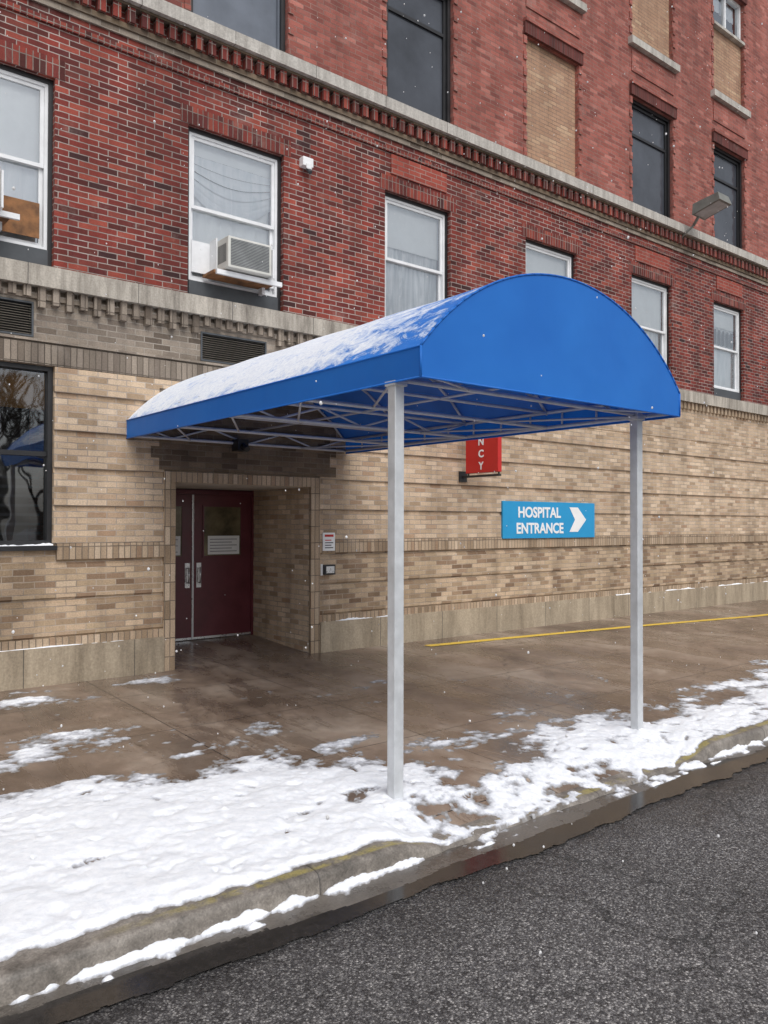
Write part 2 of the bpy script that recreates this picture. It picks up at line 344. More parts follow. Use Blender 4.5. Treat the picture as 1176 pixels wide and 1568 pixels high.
for (x0,x1) in ((4.03,4.925),(4.955,5.845)):
    en.box(x0,x1,RD-.05,RD-.001,dz,2.14,M_mar)
    lx0,lx1=(x0+.15,x1-.17) if x0>4.5 else (x0+.17,x1-.15)
    frame(lx0-.025,lx1+.025,RD-.062,RD-.0505,1.27,2.0,.025,M_mar,en)
    en.face([(lx0,RD-.052,1.295),(lx1,RD-.052,1.295),(lx1,RD-.052,1.975),(lx0,RD-.052,1.975)],M_lite)
    en.box(lx0+.06,lx1-.02,RD-.056,RD-.0525,1.31,1.57,M_paper)
    for kk in range(5): en.box(lx0+.09,lx1-.06-(kk%2)*.08,RD-.058,RD-.0565,1.35+kk*.042,1.358+kk*.042,M_ink)
    en.box(x0,x1,RD-.053,RD-.0502,dz,dz+.03,M_stain)
en.box(4.927,4.936,RD-.06,RD-.0005,dz,2.14,M_stain); en.box(4.942,4.953,RD-.058,RD-.0005,dz,2.14,M_white)
en.box(4.0,4.028,RD-.07,RD-.0005,-.1,2.22,M_mar); en.box(5.848,5.88,RD-.07,RD-.0005,-.1,2.22,M_mar); en.box(4.028,5.848,RD-.07,RD-.0005,2.143,2.2,M_mar)
for x in (4.86,5.03):
    en.box(x-.035,x+.035,RD-.056,RD-.0503,.86,1.2,M_stain)
    en.tube((x,RD-.1,.92),(x,RD-.1,1.14),.011,M_stain); en.tube((x,RD-.1,.93),(x,RD-.05,.93),.009,M_stain); en.tube((x,RD-.1,1.13),(x,RD-.05,1.13),.009,M_stain)
en.make('entrance_recess_and_doors',bld)
# ---------------------------------------------------------------- fixtures
def textobj(body,x0,x1,z0,z1,loc_y,mat,parent,name,blade=None,off=.012):
    c=bpy.data.curves.new(name,'FONT'); c.body=body; c.size=1; c.offset=off; c.extrude=.002; c.resolution_u=4
    c.materials.append(mat); o=bpy.data.objects.new(name,c); bpy.context.collection.objects.link(o); bpy.context.view_layer.update()
    bb=[Vector(b) for b in o.bound_box]; mx=min(b.x for b in bb); Mx=max(b.x for b in bb); my=min(b.y for b in bb); My=max(b.y for b in bb)
    sx=(x1-x0)/(Mx-mx); sy=(z1-z0)/(My-my)
    if blade is None:
        o.matrix_world=Matrix.Translation((x0-mx*sx,loc_y,z0-my*sy))@Matrix.Rotation(math.pi/2,4,'X')@Matrix.Diagonal((sx,sy,1,1))
    else:
        o.matrix_world=Matrix.Translation((loc_y,blade-(x0-mx*sx),z0-my*sy))@Matrix.Rotation(-math.pi/2,4,'Z')@Matrix.Rotation(math.pi/2,4,'X')@Matrix.Diagonal((sx,sy,1,1))
    mw=o.matrix_world.copy(); o.parent=parent; o.matrix_world=mw
    return o
M_sblue=plain('sign_blue',hx('2496cc'),.4,0,.02); M_swhite=plain('sign_white',(.85,.85,.85,1),.45,0,.02)
sg=empty('hospital_entrance_sign'); b=B(); b.box(9.50,11.87,W-.065,W-.031,1.51,2.11,M_sblue); b.make('sign_panel',sg,.004)
textobj('HOSPITAL',9.86,10.93,1.845,2.025,W-.068,M_swhite,sg,'lettering_hospital',off=.03); textobj('ENTRANCE',9.82,11.0,1.585,1.765,W-.068,M_swhite,sg,'lettering_entrance',off=.03)
b=B(); ax,aw,az,ah=11.16,.46,1.61,.42; P=[(0,1),(.5,1),(1,.5),(.5,0),(0,0),(.33,.5)]
b.face([(ax+aw*p,W-.069,az+ah*q) for p,q in (P[5],P[4],P[3],P[2])],M_swhite); b.face([(ax+aw*p,W-.069,az+ah*q) for p,q in (P[5],P[2],P[1],P[0])],M_swhite); b.make('arrow',sg)
M_sred=plain('sign_red',hx('c22622'),.4,0,.03); es=empty('emergency_sign'); b=B()
b.box(8.60,8.68,W-.80,W-.14,2.50,4.20,M_sred); b.make('sign_box',es,.006)
b=B(); b.box(8.61,8.67,W-.80,W-.0,2.44,2.47,M_dark); b.box(8.61,8.67,W-.80,W-.0,4.23,4.27,M_dark); b.box(8.56,8.72,W-.05,W+.0,2.38,2.54,M_dark); b.box(8.63,8.65,W-.79,W-.77,2.45,2.51,M_dark);b.box(8.63,8.65,W-.17,W-.15,2.45,2.51,M_dark); b.make('bracket',es)
for i,ch in enumerate("YCNEGREME"):
    z0=2.545+i*.18; textobj(ch,.27,.375,z0,z0+.115,8.597,M_swhite,es,'letter_%d'%i,blade=W-.14,off=.03)
ns=empty('notice_sign'); b=B(); b.box(6.06,6.25,W-.055,W-.03,1.385,1.625,M_swhite); b.box(6.085,6.225,W-.058,W-.0555,1.57,1.60,M_sred)
for k in range(4): b.box(6.09,6.22-(k%2)*.03,W-.058,W-.0555,1.42+k*.033,1.432+k*.033,M_sred if k==3 else M_ink)
b.make('sign_plate',ns)
ic=empty('door_intercom'); b=B(); b.box(6.08,6.25,W-.07,W-.02,1.07,1.20,M_dark); b.box(6.10,6.23,W-.075,W-.0705,1.09,1.18,M_stain); b.box(6.04,6.075,W-.03,W-.017,1.06,1.21,M_swhite); b.make('box_body',ic,.004)
sl=empty('security_light'); b=B(); b.box(5.70,5.86,W-.10,W-.0,6.38,6.50,M_swhite); b.box(5.74,5.82,W-.12,W-.102,6.34,6.42,M_swhite); b.tube((5.79,W-.06,6.37),(5.80,W-.12,6.30),.03,M_greyp); b.make('light_body',sl,.008)
fl=empty('wall_floodlight'); b=B()
M_lamp=plain('lamp_housing',hx('85857f'),.5,.3); M_lens=plain('lamp_lens',(.5,.52,.52,1),.2)
b.box(14.60,14.74,W-.05,W+.0,7.34,7.52,M_lamp)
b.tube((14.67,W-.03,7.43),(14.76,W-.3,7.66),.025,M_lamp); b.tube((14.76,W-.3,7.66),(14.79,W-.42,7.86),.03,M_lamp)
y0,y1=W-.95,W-.38; xa,xb=14.56,15.02
V=[(xa,y1,7.80),(xb,y1,7.80),(xb,y0,7.94),(xa,y0,7.94),(xa+.03,y1,8.02),(xb-.03,y1,8.02),(xb-.03,y0+.05,8.10),(xa+.03,y0+.05,8.10)]
for f in ((0,1,5,4),(1,2,6,5),(2,3,7,6),(3,0,4,7),(4,5,6,7)): b.face([V[j] for j in f],M_lamp)
b.face([V[j] for j in (3,2,1,0)],M_lamp); b.face([(xa+.04,y1-.04,7.806),(xa+.04,y0+.04,7.925),(xb-.04,y0+.04,7.925),(xb-.04,y1-.04,7.806)],M_lens)
b.make('lamp_head',fl)
M_ac=plain('ac_housing',hx('d0cfc8'),.5,0,.06); M_acf=plain('ac_grille',hx('9a9c9a'),.55); M_wood=plain('weathered_plywood',hx('8f6440'),.8,0,.3,8)
def ac(x0,x1,z0,z1,wl,wr):
    e=empty('window_air_conditioner'); b=B(); yf=W-.34
    b.box(x0,x1,yf,W+.13,z0,z1,M_ac)
    b.make('housing',e,.012); b=B()
    for zz in np.arange(z0+.04,z1-.03,.018): b.box(x0+.035,x1-.035,yf-.006,yf-.0032,zz,zz+.008,M_acf)
    for yy in np.arange(yf+.05,yf+.24,.03): b.box(x0-.003,x0-.0005,yy,yy+.014,z0+.08,z1-.08,M_dark)
    b.box(x0+.035,x1-.035,yf-.003,yf-.0002,z0+.035,z1-.03,M_greyp)
    b.box(x0-.02,x0-.004,yf+.26,W+.1,z0-.02,z1+.03,M_white); b.box(x1+.001,x1+.02,yf-.03,W+.1,z0-.03,z1-.05,M_white)
    b.box(wl,x0-.021,W+.09,W+.11,z0,z1,M_white); b.box(x1+.021,wr,W+.09,W+.11,z0,z1,M_white)
    b.box(x0-.12,x1+.13,W-.22,W+.08,z0-.055,z0-.022,M_wood); b.box(x0-.1,x1+.2,W-.26,W-.222,z0-.075,z0-.02,M_white)
    b.box(x1+.05,x1+.09,W-.03,W+.07,z0-.14,z0+.12,M_white)
    b.make('grille_and_support',e)
ac(4.50,5.09,4.755,5.13,4.24,5.38)
ac(1.32,2.02,4.86,5.25,1.38,2.04)
b=B(); b.box(2.06,2.5,W+.07,W+.084,4.75,5.12,M_wood); b.make('plywood_panel',bld)
# ---------------------------------------------------------------- canopy
can=empty('entrance_canopy'); xl,xr,yf,yb,zc=3.418,6.441,3.856,W-.03,2.69; vh=.20; rise=.715
hw=(xr-xl)/2; R=(hw*hw+rise*rise)/(2*rise); cx=(xl+xr)/2; czz=zc+vh+rise-R; a0=math.asin(hw/R)
N=40; arc=[(cx+R*math.sin(-a0+2*a0*i/N),czz+R*math.cos(-a0+2*a0*i/N)) for i in range(N+1)]
def fabric(name,snow=False,trans=.25):
    t=NT(name); v=t.uv(obj=True); n=t.noise(v,1.5,3); f=t.noise(v,400,2)
    col=t.ramp(n,[(.3,(.018,.18,.64,1)),(.7,(.026,.22,.72,1))])
    rough=.45
    bump=t.math('ADD',t.math('MULTIPLY',n,5.0),t.math('MULTIPLY',f,.05))
    if snow:
        s=t.n("ShaderNodeSeparateXYZ"); t.l(t.uv(obj=True),s.inputs[0])
        n1=t.noise(t.uv(scale=(1.6,1,1.6),obj=True),5,9,.78,.6); 
        hz=t.math('MULTIPLY',t.math('SUBTRACT',s.outputs[2],zc+vh-.02),1.3,False)
        hz=t.math('MINIMUM',hz,.16)
        fy=t.math('MINIMUM',t.math('MULTIPLY',t.math('SUBTRACT',s.outputs[1],yf+.30),.14),.2)
        m=t.math('ADD',t.math('ADD',n1,hz),fy)
        mask=t.ramp(m,[(.61,0),(.67,1)])
        fine=t.noise(v,35,5,.7)
        sn=t.ramp(fine,[(.3,(.64,.70,.82,1)),(.6,(.86,.9,.95,1))])
        thin=t.ramp(m,[(.64,(.35,.5,.8,1)),(.82,1.0)]); sn=t.mix(1.0,sn,thin,'MULTIPLY')
        col=t.mix(mask,col,sn); rough=t.ramp(mask,[(0,.42),(1,.8)])
        bump=t.math('ADD',bump,t.math('ADD',t.math('MULTIPLY',mask,1.2),t.math('MULTIPLY',fine,.5)))
    p=t.bsdf(col,rough,0,bump,.3,.012,spec=.35)
    tr=t.n("ShaderNodeBsdfTranslucent"); tr.inputs["Color"].default_value=(.01,.16,.75,1)
    mx=t.n("ShaderNodeMixShader"); mx.inputs[0].default_value=trans
    t.l(p.outputs[0],mx.inputs[1]); t.l(tr.outputs[0],mx.inputs[2]); t.l(mx.outputs[0],t.out.inputs[0]); return t.m
M_fab=fabric('blue_canopy_fabric'); M_fabs=fabric('blue_canopy_fabric_snowy',True,.0)
t=NT('blue_canopy_lining'); v=t.uv(obj=True); t.bsdf(t.ramp(t.noise(v,2,3),[(.3,(.03,.17,.68,1)),(.7,(.04,.22,.80,1))]),.5); M_lin=t.m
b=B(); ys=[yf+(yb-yf)*i/60 for i in range(61)]
b.grid([[(x,y,z-.008*math.sin((y-yf)*math.pi/1.15)**2) for x,z in arc] for y in ys],M_fabs)
b.grid([[(cx+(x-cx)*.992,y,z-.024) for x,z in arc] for y in ys[1:]],M_lin)
for x in (xl,xr): b.grid([[(x,y,zc) ,(x,y,zc+vh)] for y in ys],M_fab)
cc=(cx,yf,zc+vh)
b.face([(xl,yf,zc),(xr,yf,zc),(xr,yf,zc+vh),(xl,yf,zc+vh)],M_fab)
for i in range(N): b.face([cc,(arc[i+1][0],yf,arc[i+1][1]),(arc[i][0],yf,arc[i][1])],M_fab)
b.make('fabric_cover',can)
b=B()
for i in range(N): b.tube((arc[i][0],yf,arc[i][1]),(arc[i+1][0],yf,arc[i+1][1]),.008,M_fab)
b.tube((xl,yf,zc),(xl,yf,zc+vh),.008,M_fab); b.tube((xr,yf,zc),(xr,yf,zc+vh),.008,M_fab); b.tube((xl,yf,zc),(xr,yf,zc),.007,M_fab)
for x in (xl,xr): b.tube((x,yf,zc),(x,yb,zc),.007,M_fab); b.tube((x,yf,zc+vh),(x,yb,zc+vh),.007,M_fab)
b.make('fabric_piping',can)
b=B(); fr=.018; z1=zc+.03; z2=zc+vh-.02; e=.035
for x in (xl+e,xr-e):
    b.tube((x,yf+.03,z1),(x,yb,z1),fr,M_frame); b.tube((x,yf+.03,z2),(x,yb,z2),fr,M_frame)
    for k in range(12):
        ya=yf+.03+(yb-yf-.03)*k/12; b.tube((x,ya,z1),(x,ya,z2),.011,M_frame); 
ysx=[yf+.04,4.165+.0,5.3,6.45,7.6,yb-.03]
for j,y in enumerate(ysx):
    b.tube((xl+e,y,z1),(xr-e,y,z1),fr,M_frame); b.tube((xl+e,y,z2),(xr-e,y,z2),fr*.9,M_frame)
    for k in range(6):
        xa=xl+e+(xr-xl-2*e)*k/6; xb_=xl+e+(xr-xl-2*e)*(k+1)/6
        if j in (1,3,5): b.tube((xa,y,z1 if k%2 else z2),(xb_,y,z2 if k%2 else z1),.011,M_frame)
    pts=[(cx+(x-cx)*.975,z-.04) for x,z in arc][::4]
    for k in range(len(pts)-1): b.tube((pts[k][0],y,pts[k][1]),(pts[k+1][0],y,pts[k+1][1]),.014,M_frame)
b.tube((cx,yf+.04,z2),(cx,yb,z2),.013,M_frame)
for k in range(len(ysx)-1):
    b.tube((xl+e,ysx[k],z1),(xl+.75,ysx[k+1],z1),.010,M_frame); b.tube((xr-e,ysx[k],z1),(xr-.75,ysx[k+1],z1),.010,M_frame)
b.make('canopy_frame',can)
PX=[(3.47,4.165),(6.25,4.165)]; pw=.04
b=B()
for (x,y) in PX: b.box(x-pw,x+pw,y-pw,y+pw,-.25,zc+.05,M_alu)
b.make('posts',can,.006)
b=B()
for (x,y) in PX:
    b.box(x-.055,x+.055,y-.055,y+.055,zc-.02,zc+.012,M_alu)
    b.tube((x,y,z1),(x,y,z2),.02,M_frame)
b.make('post_brackets',can,.003)
b=B(); b.box(4.72,4.86,W-.2,W-.046,2.62,2.76,M_dark); b.tube((4.79,W-.2,2.68),(4.79,W-.30,2.63),.035,M_dark); b.make('entrance_lamp',can)
# ---------------------------------------------------------------- ground
tab=rng.random((256,256))
def vn(x,y):
    xi=np.floor(x).astype(int); yi=np.floor(y).astype(int); fx=x-xi; fy=y-yi; fx=fx*fx*(3-2*fx); fy=fy*fy*(3-2*fy)
    g=lambda a,b: tab[a%256,b%256]
    return (g(xi,yi)*(1-fx)+g(xi+1,yi)*fx)*(1-fy)+(g(xi,yi+1)*(1-fx)+g(xi+1,yi+1)*fx)*fy
def fbm(x,y,o=5,g=.5):
    s=0;a=1;t=0
    for i in range(o): s=s+a*vn(x*2**i+17*i,y*2**i+31*i); t+=a; a*=g
    return s/t
def ss(t): t=np.clip(t,0,1); return t*t*(3-2*t)
def drop(x): return ss((x-2.95)/.45)*ss((6.55-x)/.45)
KY=3.57
def gz(x,y):
    x=np.asarray(x,float); y=np.asarray(y,float)
    z=.055-(W-y)*.031; z=z-.085*drop(x)*ss((4.15-y)/.55)
    return np.where(y<KY,-.215,z)
def gridmesh(name,X,Y,Z,mat,keep=None,attr=None):
    ny,nx=X.shape; idx=np.arange(ny*nx).reshape(ny,nx)
    F=np.stack([idx[:-1,:-1],idx[:-1,1:],idx[1:,1:],idx[1:,:-1]],-1).reshape(-1,4)
    if keep is not None:
        kf=(keep[:-1,:-1]|keep[:-1,1:]|keep[1:,1:]|keep[1:,:-1]).ravel(); F=F[kf]
    used=np.unique(F); mp=-np.ones(ny*nx,int); mp[used]=np.arange(len(used)); F=mp[F]
    V=np.stack([X.ravel(),Y.ravel(),Z.ravel()],1)[used]
    me=bpy.data.meshes.new(name); me.vertices.add(len(V)); me.vertices.foreach_set('co',V.ravel())
    me.loops.add(F.size); me.loops.foreach_set('vertex_index',F.ravel()); me.polygons.add(len(F)); me.polygons.foreach_set('loop_start',np.arange(0,F.size,4)); me.polygons.foreach_set('loop_total',np.full(len(F),4))
    me.polygons.foreach_set('use_smooth',np.ones(len(F),bool)); me.update(calc_edges=True); me.validate(); me.materials.append(mat)
    if attr is not None:
        at=me.attributes.new('thick','FLOAT','POINT'); at.data.foreach_set('value',attr.ravel()[used])
    o=bpy.data.objects.new(name,me); bpy.context.collection.objects.link(o); return o
def concrete(name,joint=True):
    t=NT(name); v=t.uv(obj=True); n=t.noise(v,.8,7,.62,.4); n2=t.noise(v,5,7,.7); f=t.noise(v,110,3,.7)
    c=t.ramp(n,[(.3,hx('64554a')),(.5,hx('917e6e')),(.68,hx('b2a292'))])
    dr=t.noise(t.uv(scale=(1.6,.5,1),obj=True),1.3,6,.65,.8); wetm=t.ramp(dr,[(.44,1),(.56,0)])
    c=t.mix(t.math('MULTIPLY',wetm,.42),c,hx('52443a'))
    c=t.mix(.5,c,t.ramp(n2,[(.3,.5),(.65,1.2)]),'MULTIPLY'); c=t.mix(.5,c,t.ramp(f,[(.3,.6),(.7,1.2)]),'MULTIPLY')
    rough=t.mix(wetm,t.ramp(n2,[(.35,.32),(.62,.6)]),.17)
    h=f
    if joint:
        br=t.n("ShaderNodeTexBrick"); br.offset=0; br.inputs["Scale"].default_value=1; br.inputs["Brick Width"].default_value=1.62; br.inputs["Row Height"].default_value=1.31; br.inputs["Mortar Size"].default_value=.006; br.inputs["Mortar Smooth"].default_value=.5
        br.inputs["Color1"].default_value=(.9,.9,.9,1); br.inputs["Color2"].default_value=(1.05,1.05,1.05,1)
        wv=t.n("ShaderNodeTexNoise"); wv.inputs["Scale"].default_value=6; wv.inputs["Detail"].default_value=5; t.l(v,wv.inputs["Vector"])
        mw_=t.n("ShaderNodeMix"); mw_.data_type='VECTOR'; mw_.inputs[0].default_value=.012
        mp=t.n("ShaderNodeMapping"); mp.inputs["Location"].default_value=(.3,.1,0); tc=t.n("ShaderNodeTexCoord"); t.l(tc.outputs["Object"],mp.inputs[0])
        t.l(mp.outputs[0],mw_.inputs[4]); t.l(wv.outputs["Color"],mw_.inputs[5]); t.l(mw_.outputs[1],br.inputs["Vector"])
        c=t.mix(.8,c,br.outputs["Color"],'MULTIPLY'); c=t.mix(t.math('MULTIPLY',br.outputs["Fac"],.75),c,(.045,.04,.034,1))
        vo=t.n("ShaderNodeTexVoronoi"); vo.feature='DISTANCE_TO_EDGE'; vo.inputs["Scale"].default_value=.55
        nn=t.n("ShaderNodeTexNoise"); nn.inputs["Scale"].default_value=3; nn.inputs["Detail"].default_value=6; t.l(v,nn.inputs["Vector"])
        mm=t.n("ShaderNodeMix"); mm.data_type='VECTOR'; mm.inputs[0].default_value=.12; t.l(v,mm.inputs[4]); t.l(nn.outputs["Color"],mm.inputs[5]); t.l(mm.outputs[1],vo.inputs["Vector"])
        cr=t.ramp(vo.outputs["Distance"],[(0,1),(.006,0)]); c=t.mix(t.math('MULTIPLY',cr,t.ramp(n2,[(.5,0),(.6,.7)])),c,(.03,.025,.02,1))
        h=t.math('SUBTRACT',f,t.math('MULTIPLY',br.outputs["Fac"],2))
    t.bsdf(c,rough,0,h,.25,.004,spec=.5); return t.m
M_conc=concrete('wet_concrete')
X,Y=np.meshgrid(np.concatenate([np.arange(-9,-1,1.),np.arange(-1,14,.05),np.arange(14,46.1,2)]),np.concatenate([np.arange(3.72,4.3,.04),np.arange(4.3,W+.11,.2)]))
gridmesh('sidewalk',X,Y,gz(X,Y),M_conc)
b=B(); b.face([(3.99,W+.02,.05),(5.89,W+.02,.05),(5.89,RD+.02,.145),(3.99,RD+.02,.145)],M_conc); b.make('entrance_floor',bld)
t=NT('kerb_with_worn_yellow_paint'); v=t.uv(obj=True); n=t.noise(v,4,8,.75); f=t.noise(v,90,3); sp=t.n("ShaderNodeSeparateXYZ"); t.l(v,sp.inputs[0])
c=t.ramp(t.noise(v,5,7,.75),[(.32,hx('544f49')),(.5,hx('7e776f')),(.68,hx('a39c93'))]); 
ed=t.math('SUBTRACT',1.0,t.math('MULTIPLY',t.math('ABSOLUTE',t.math('SUBTRACT',sp.outputs[1],3.635)),24.0),True)
xf=t.math('MULTIPLY',t.math('SUBTRACT',sp.outputs[0],1.2),1.2,True)
ym=t.math('MULTIPLY',t.math('MULTIPLY',t.ramp(n,[(.44,0),(.55,.75)]),t.ramp(ed,[(.1,0),(.5,.9)])),xf); 
c=t.mix(ym,c,hx('a89b55')); c=t.mix(.6,c,t.ramp(f,[(.3,.5),(.7,1.25)]),'MULTIPLY')
jt=t.math('FRACT',t.math('MULTIPLY',sp.outputs[0],.41)); jm=t.ramp(jt,[(0,1),(.006,0)]); c=t.mix(jm,c,(.03,.027,.025,1))
t.bsdf(c,.45,0,t.math('SUBTRACT',f,jm),.4,.006); M_ky=t.m
xk=np.concatenate([np.arange(-9,0,.5),np.arange(0,10,.04),np.arange(10,46,1)]); rows=[]
for x in xk:
    zt=float(gz(x,3.72)); zt2=float(gz(x,3.575)); w=.006*math.sin(x*5)+.004*math.sin(x*17)+random.uniform(-.003,.003)
    rows.append([(x,3.722,zt+.001),(x,3.60,zt2+.004),(x,3.578+w,zt2-.004),(x,3.56+w,zt2-.03),(x,3.55+w,-.24)])
b=B(); b.grid(rows,M_ky); b.make('kerb')
# road / asphalt
t=NT('wet_asphalt'); v=t.uv(obj=True)
vo=t.n("ShaderNodeTexVoronoi"); vo.inputs["Scale"].default_value=100; t.l(v,vo.inputs["Vector"])
sep=t.n("ShaderNodeSeparateColor"); t.l(vo.outputs["Color"],sep.inputs[0])
agg=t.ramp(sep.outputs[0],[(0,(.06,.055,.055,1)),(.5,(.145,.138,.138,1)),(.8,(.25,.24,.235,1)),(1,(.46,.44,.42,1))])
edge=t.ramp(vo.outputs["Distance"],[(.25,1),(.6,.35)]); c=t.mix(.8,agg,edge,'MULTIPLY')
big=t.noise(v,.7,6,.6); c=t.mix(.7,c,t.ramp(big,[(.3,.65),(.7,1.3)]),'MULTIPLY')
fine=t.noise(v,38,6,.8); c=t.mix(.7,c,t.ramp(fine,[(.38,.4),(.62,1.45)]),'MULTIPLY')
s=t.n("ShaderNodeSeparateXYZ"); t.l(v,s.inputs[0])
near=t.math('MULTIPLY',t.math('SUBTRACT',t.math('ADD',s.outputs[1],t.math('MULTIPLY',t.math('SUBTRACT',t.noise(v,2.2,5,.6),.5),1.2)),2.75),1.8,True)
c=t.mix(near,c,t.mix(1.0,c,.42,'MULTIPLY'))
cv=t.n("ShaderNodeTexVoronoi"); cv.feature='DISTANCE_TO_EDGE'; cv.inputs["Scale"].default_value=1.0
nn=t.n("ShaderNodeTexNoise"); nn.inputs["Scale"].default_value=2.5; nn.inputs["Detail"].default_value=8; nn.inputs["Roughness"].default_value=.68; t.l(v,nn.inputs["Vector"])
mm=t.n("ShaderNodeMix"); mm.data_type='VECTOR'; mm.inputs[0].default_value=.27; t.l(v,mm.inputs[4]); t.l(nn.outputs["Color"],mm.inputs[5]); t.l(mm.outputs[1],cv.inputs["Vector"])
cr=t.math('MULTIPLY',t.ramp(cv.outputs["Distance"],[(0,1),(.008,0)]),t.ramp(t.noise(v,.6,3),[(.46,0),(.54,.75)])); c=t.mix(cr,c,(.015,.015,.015,1))
hh=t.math('SUBTRACT',t.math('SUBTRACT',t.math('ADD',fine,t.math('MULTIPLY',sep.outputs[0],.5)),t.math('MULTIPLY',vo.outputs["Distance"],.8)),t.math('MULTIPLY',cr,1.5))
t.bsdf(c,t.mix(near,t.ramp(fine,[(.3,.42),(.7,.78)]),.28),0,hh,.8,.006,spec=.45); M_asph=t.m
b=B(); b.face([(-300,-300,-.26),(300,-300,-.26),(300,300,-.26),(-300,300,-.26)],plain('ground_snowy_earth',(.25,.24,.23,1),.9,0,.4,.5)); b.make('ground')
b=B(); b.face([(-200,-9,-.22),(200,-9,-.22),(200,3.40,-.22),(-200,3.40,-.22)],M_asph); b.make('road')
t=NT('wet_gutter_concrete'); v=t.uv(obj=True); n=t.noise(v,2.5,7,.7); f=t.noise(v,80,4,.7)
c=t.ramp(n,[(.3,hx('3d3833')),(.6,hx('6f6962'))]); c=t.mix(.6,c,t.ramp(f,[(.3,.55),(.7,1.3)]),'MULTIPLY')
t.bsdf(c,t.ramp(n,[(.4,.15),(.6,.45)]),0,f,.3,.004); M_gut=t.m
X,Y=np.meshgrid(np.concatenate([np.arange(-40,-1,1.),np.arange(-1,14,.03),np.arange(14,60,1.)]),np.arange(3.28,3.62,.01))
gut_edge=-.012*ss((3.345+.06*(fbm(X*5,Y*0+2,4)-.5)-Y)/.03)
gridmesh('gutter',X,Y,-.216+.004*(fbm(X*6,Y*9,4)-.5)+gut_edge,M_gut)
t=NT('puddle_water'); v=t.uv(obj=True); n=t.noise(v,26,5,.7); n3=t.noise(v,3,4); t.bsdf(t.ramp(n,[(.3,(.024,.022,.02,1)),(.7,(.045,.04,.037,1))]),t.ramp(n3,[(.4,.05),(.6,.16)]),0,n,.10,.004,spec=.4); M_wat=t.m
X,Y=np.meshgrid(np.arange(.6,12,.010),np.arange(2.95,3.57,.010))
pm=1-np.abs(Y-3.31-.03*np.sin(X*1.3))/(.10+.03*np.sin(X*.9+2))+1.5*(fbm(X*1.8+3,Y*8,5)-.5)+.5*(fbm(X*12,Y*12,4)-.5)
gridmesh('puddle',X,Y,np.full_like(X,-.2105),M_wat,keep=pm>.15)
t=NT('worn_yellow_line'); v=t.uv(obj=True); n=t.noise(v,14,7,.7); c=t.mix(t.ramp(n,[(.30,0),(.42,1)]),hx('80705c'),hx('e0bd48')); t.bsdf(c,.5)
b=B(); pts=[(7.55,8.38),(9.5,8.18),(12.2,7.86),(15,7.45),(19,7.2),(30,7.0)]; hwid=.065
for p,q in zip(pts[:-1],pts[1:]):
    b.face([(p[0],p[1]-hwid,float(gz(p[0],p[1]-hwid))+.005),(q[0],q[1]-hwid,float(gz(q[0],q[1]-hwid))+.005),(q[0],q[1]+hwid,float(gz(q[0],q[1]+hwid))+.005),(p[0],p[1]+hwid,float(gz(p[0],p[1]+hwid))+.005)],t.m)
b.make('yellow_line')
# snow cover
t=NT('trampled_snow'); v=t.uv(obj=True); at=t.n("ShaderNodeAttribute"); at.attribute_name='thick'
n=t.noise(v,22,6,.7); n2=t.noise(v,3.5,5,.65)
c=t.ramp(n,[(.3,(.74,.77,.82,1)),(.62,(.90,.915,.94,1))]); c=t.mix(t.ramp(n2,[(.52,0),(.70,.3)]),c,(.58,.59,.62,1))
sl_=t.ramp(t.math('ADD',at.outputs["Fac"],t.math('MULTIPLY',t.math('SUBTRACT',n,.5),.5)),[(.05,(.3,.28,.26,1)),(.24,(.64,.64,.66,1)),(.46,1.0)])
c=t.mix(1.0,c,sl_,'MULTIPLY'); t.bsdf(c,.7,0,n,.5,.012,spec=.35); M_tr=t.m
xs_=np.arange(.2,11.5,.014); ys_=np.arange(3.30,6.2,.014); X,Y=np.meshgrid(xs_,ys_)
edge=np.interp(X,[.2,1.4,2.2,3.0,3.9,4.3,4.8,5.4,6.0,6.6,7.4,8.4,10,11.5],[5.75,5.8,5.65,5.45,4.9,4.6,4.55,4.85,4.85,4.65,4.55,4.7,4.9,5.0])
F1=fbm(X*1.6,Y*3.2,6,.55); F2=fbm(X*7,Y*7,5,.55); F3=fbm(X*26,Y*26,3,.6)
inner=np.clip((edge-Y)/.55,-1.2,1)
left=ss((3.4-X)/1.0)
h=(.018+.013*left)*inner+ .055*(F1-.5)+.028*(F2-.5)+.012*(F3-.5)
h=np.where(h>.03,.03+(h-.03)*.4,h)
low=3.685-.10*drop(X)+.15*(F2-.5)+.12*(fbm(X*3,X*0+4,3)-.5)
h=np.where(Y>KY,np.minimum(h,(Y-low)*.5),-1)
tr_=drop(X)*ss((4.7-Y)/.5)
h=h+tr_*(-.006+.045*(fbm(X*5+40,Y*5,5,.62)-.5))
for _ in range(420):
    fx=random.uniform(.5,9); fy=random.uniform(3.75,5.6); a=random.uniform(0,3.14); la=random.uniform(.015,.09); lb=la*random.uniform(.35,.7); dp=random.choice([-.018,-.012,-.008,.009,.014])
    if dp>0: la*=.35; lb*=.45
    i0=max(0,int((fx-.4-.2)/.014)); i1=int((fx+.4-.2)/.014); j0=max(0,int((fy-.4-3.3)/.014)); j1=int((fy+.4-3.3)/.014)
    xx=X[j0:j1,i0:i1]; yy=Y[j0:j1,i0:i1]
    dx=(xx-fx)*math.cos(a)+(yy-fy)*math.sin(a); dy=-(xx-fx)*math.sin(a)+(yy-fy)*math.cos(a)
    h[j0:j1,i0:i1]+=dp*np.exp(-((dx/la)**2+(dy/lb)**2)**1.5)*(h[j0:j1,i0:i1]>.004)
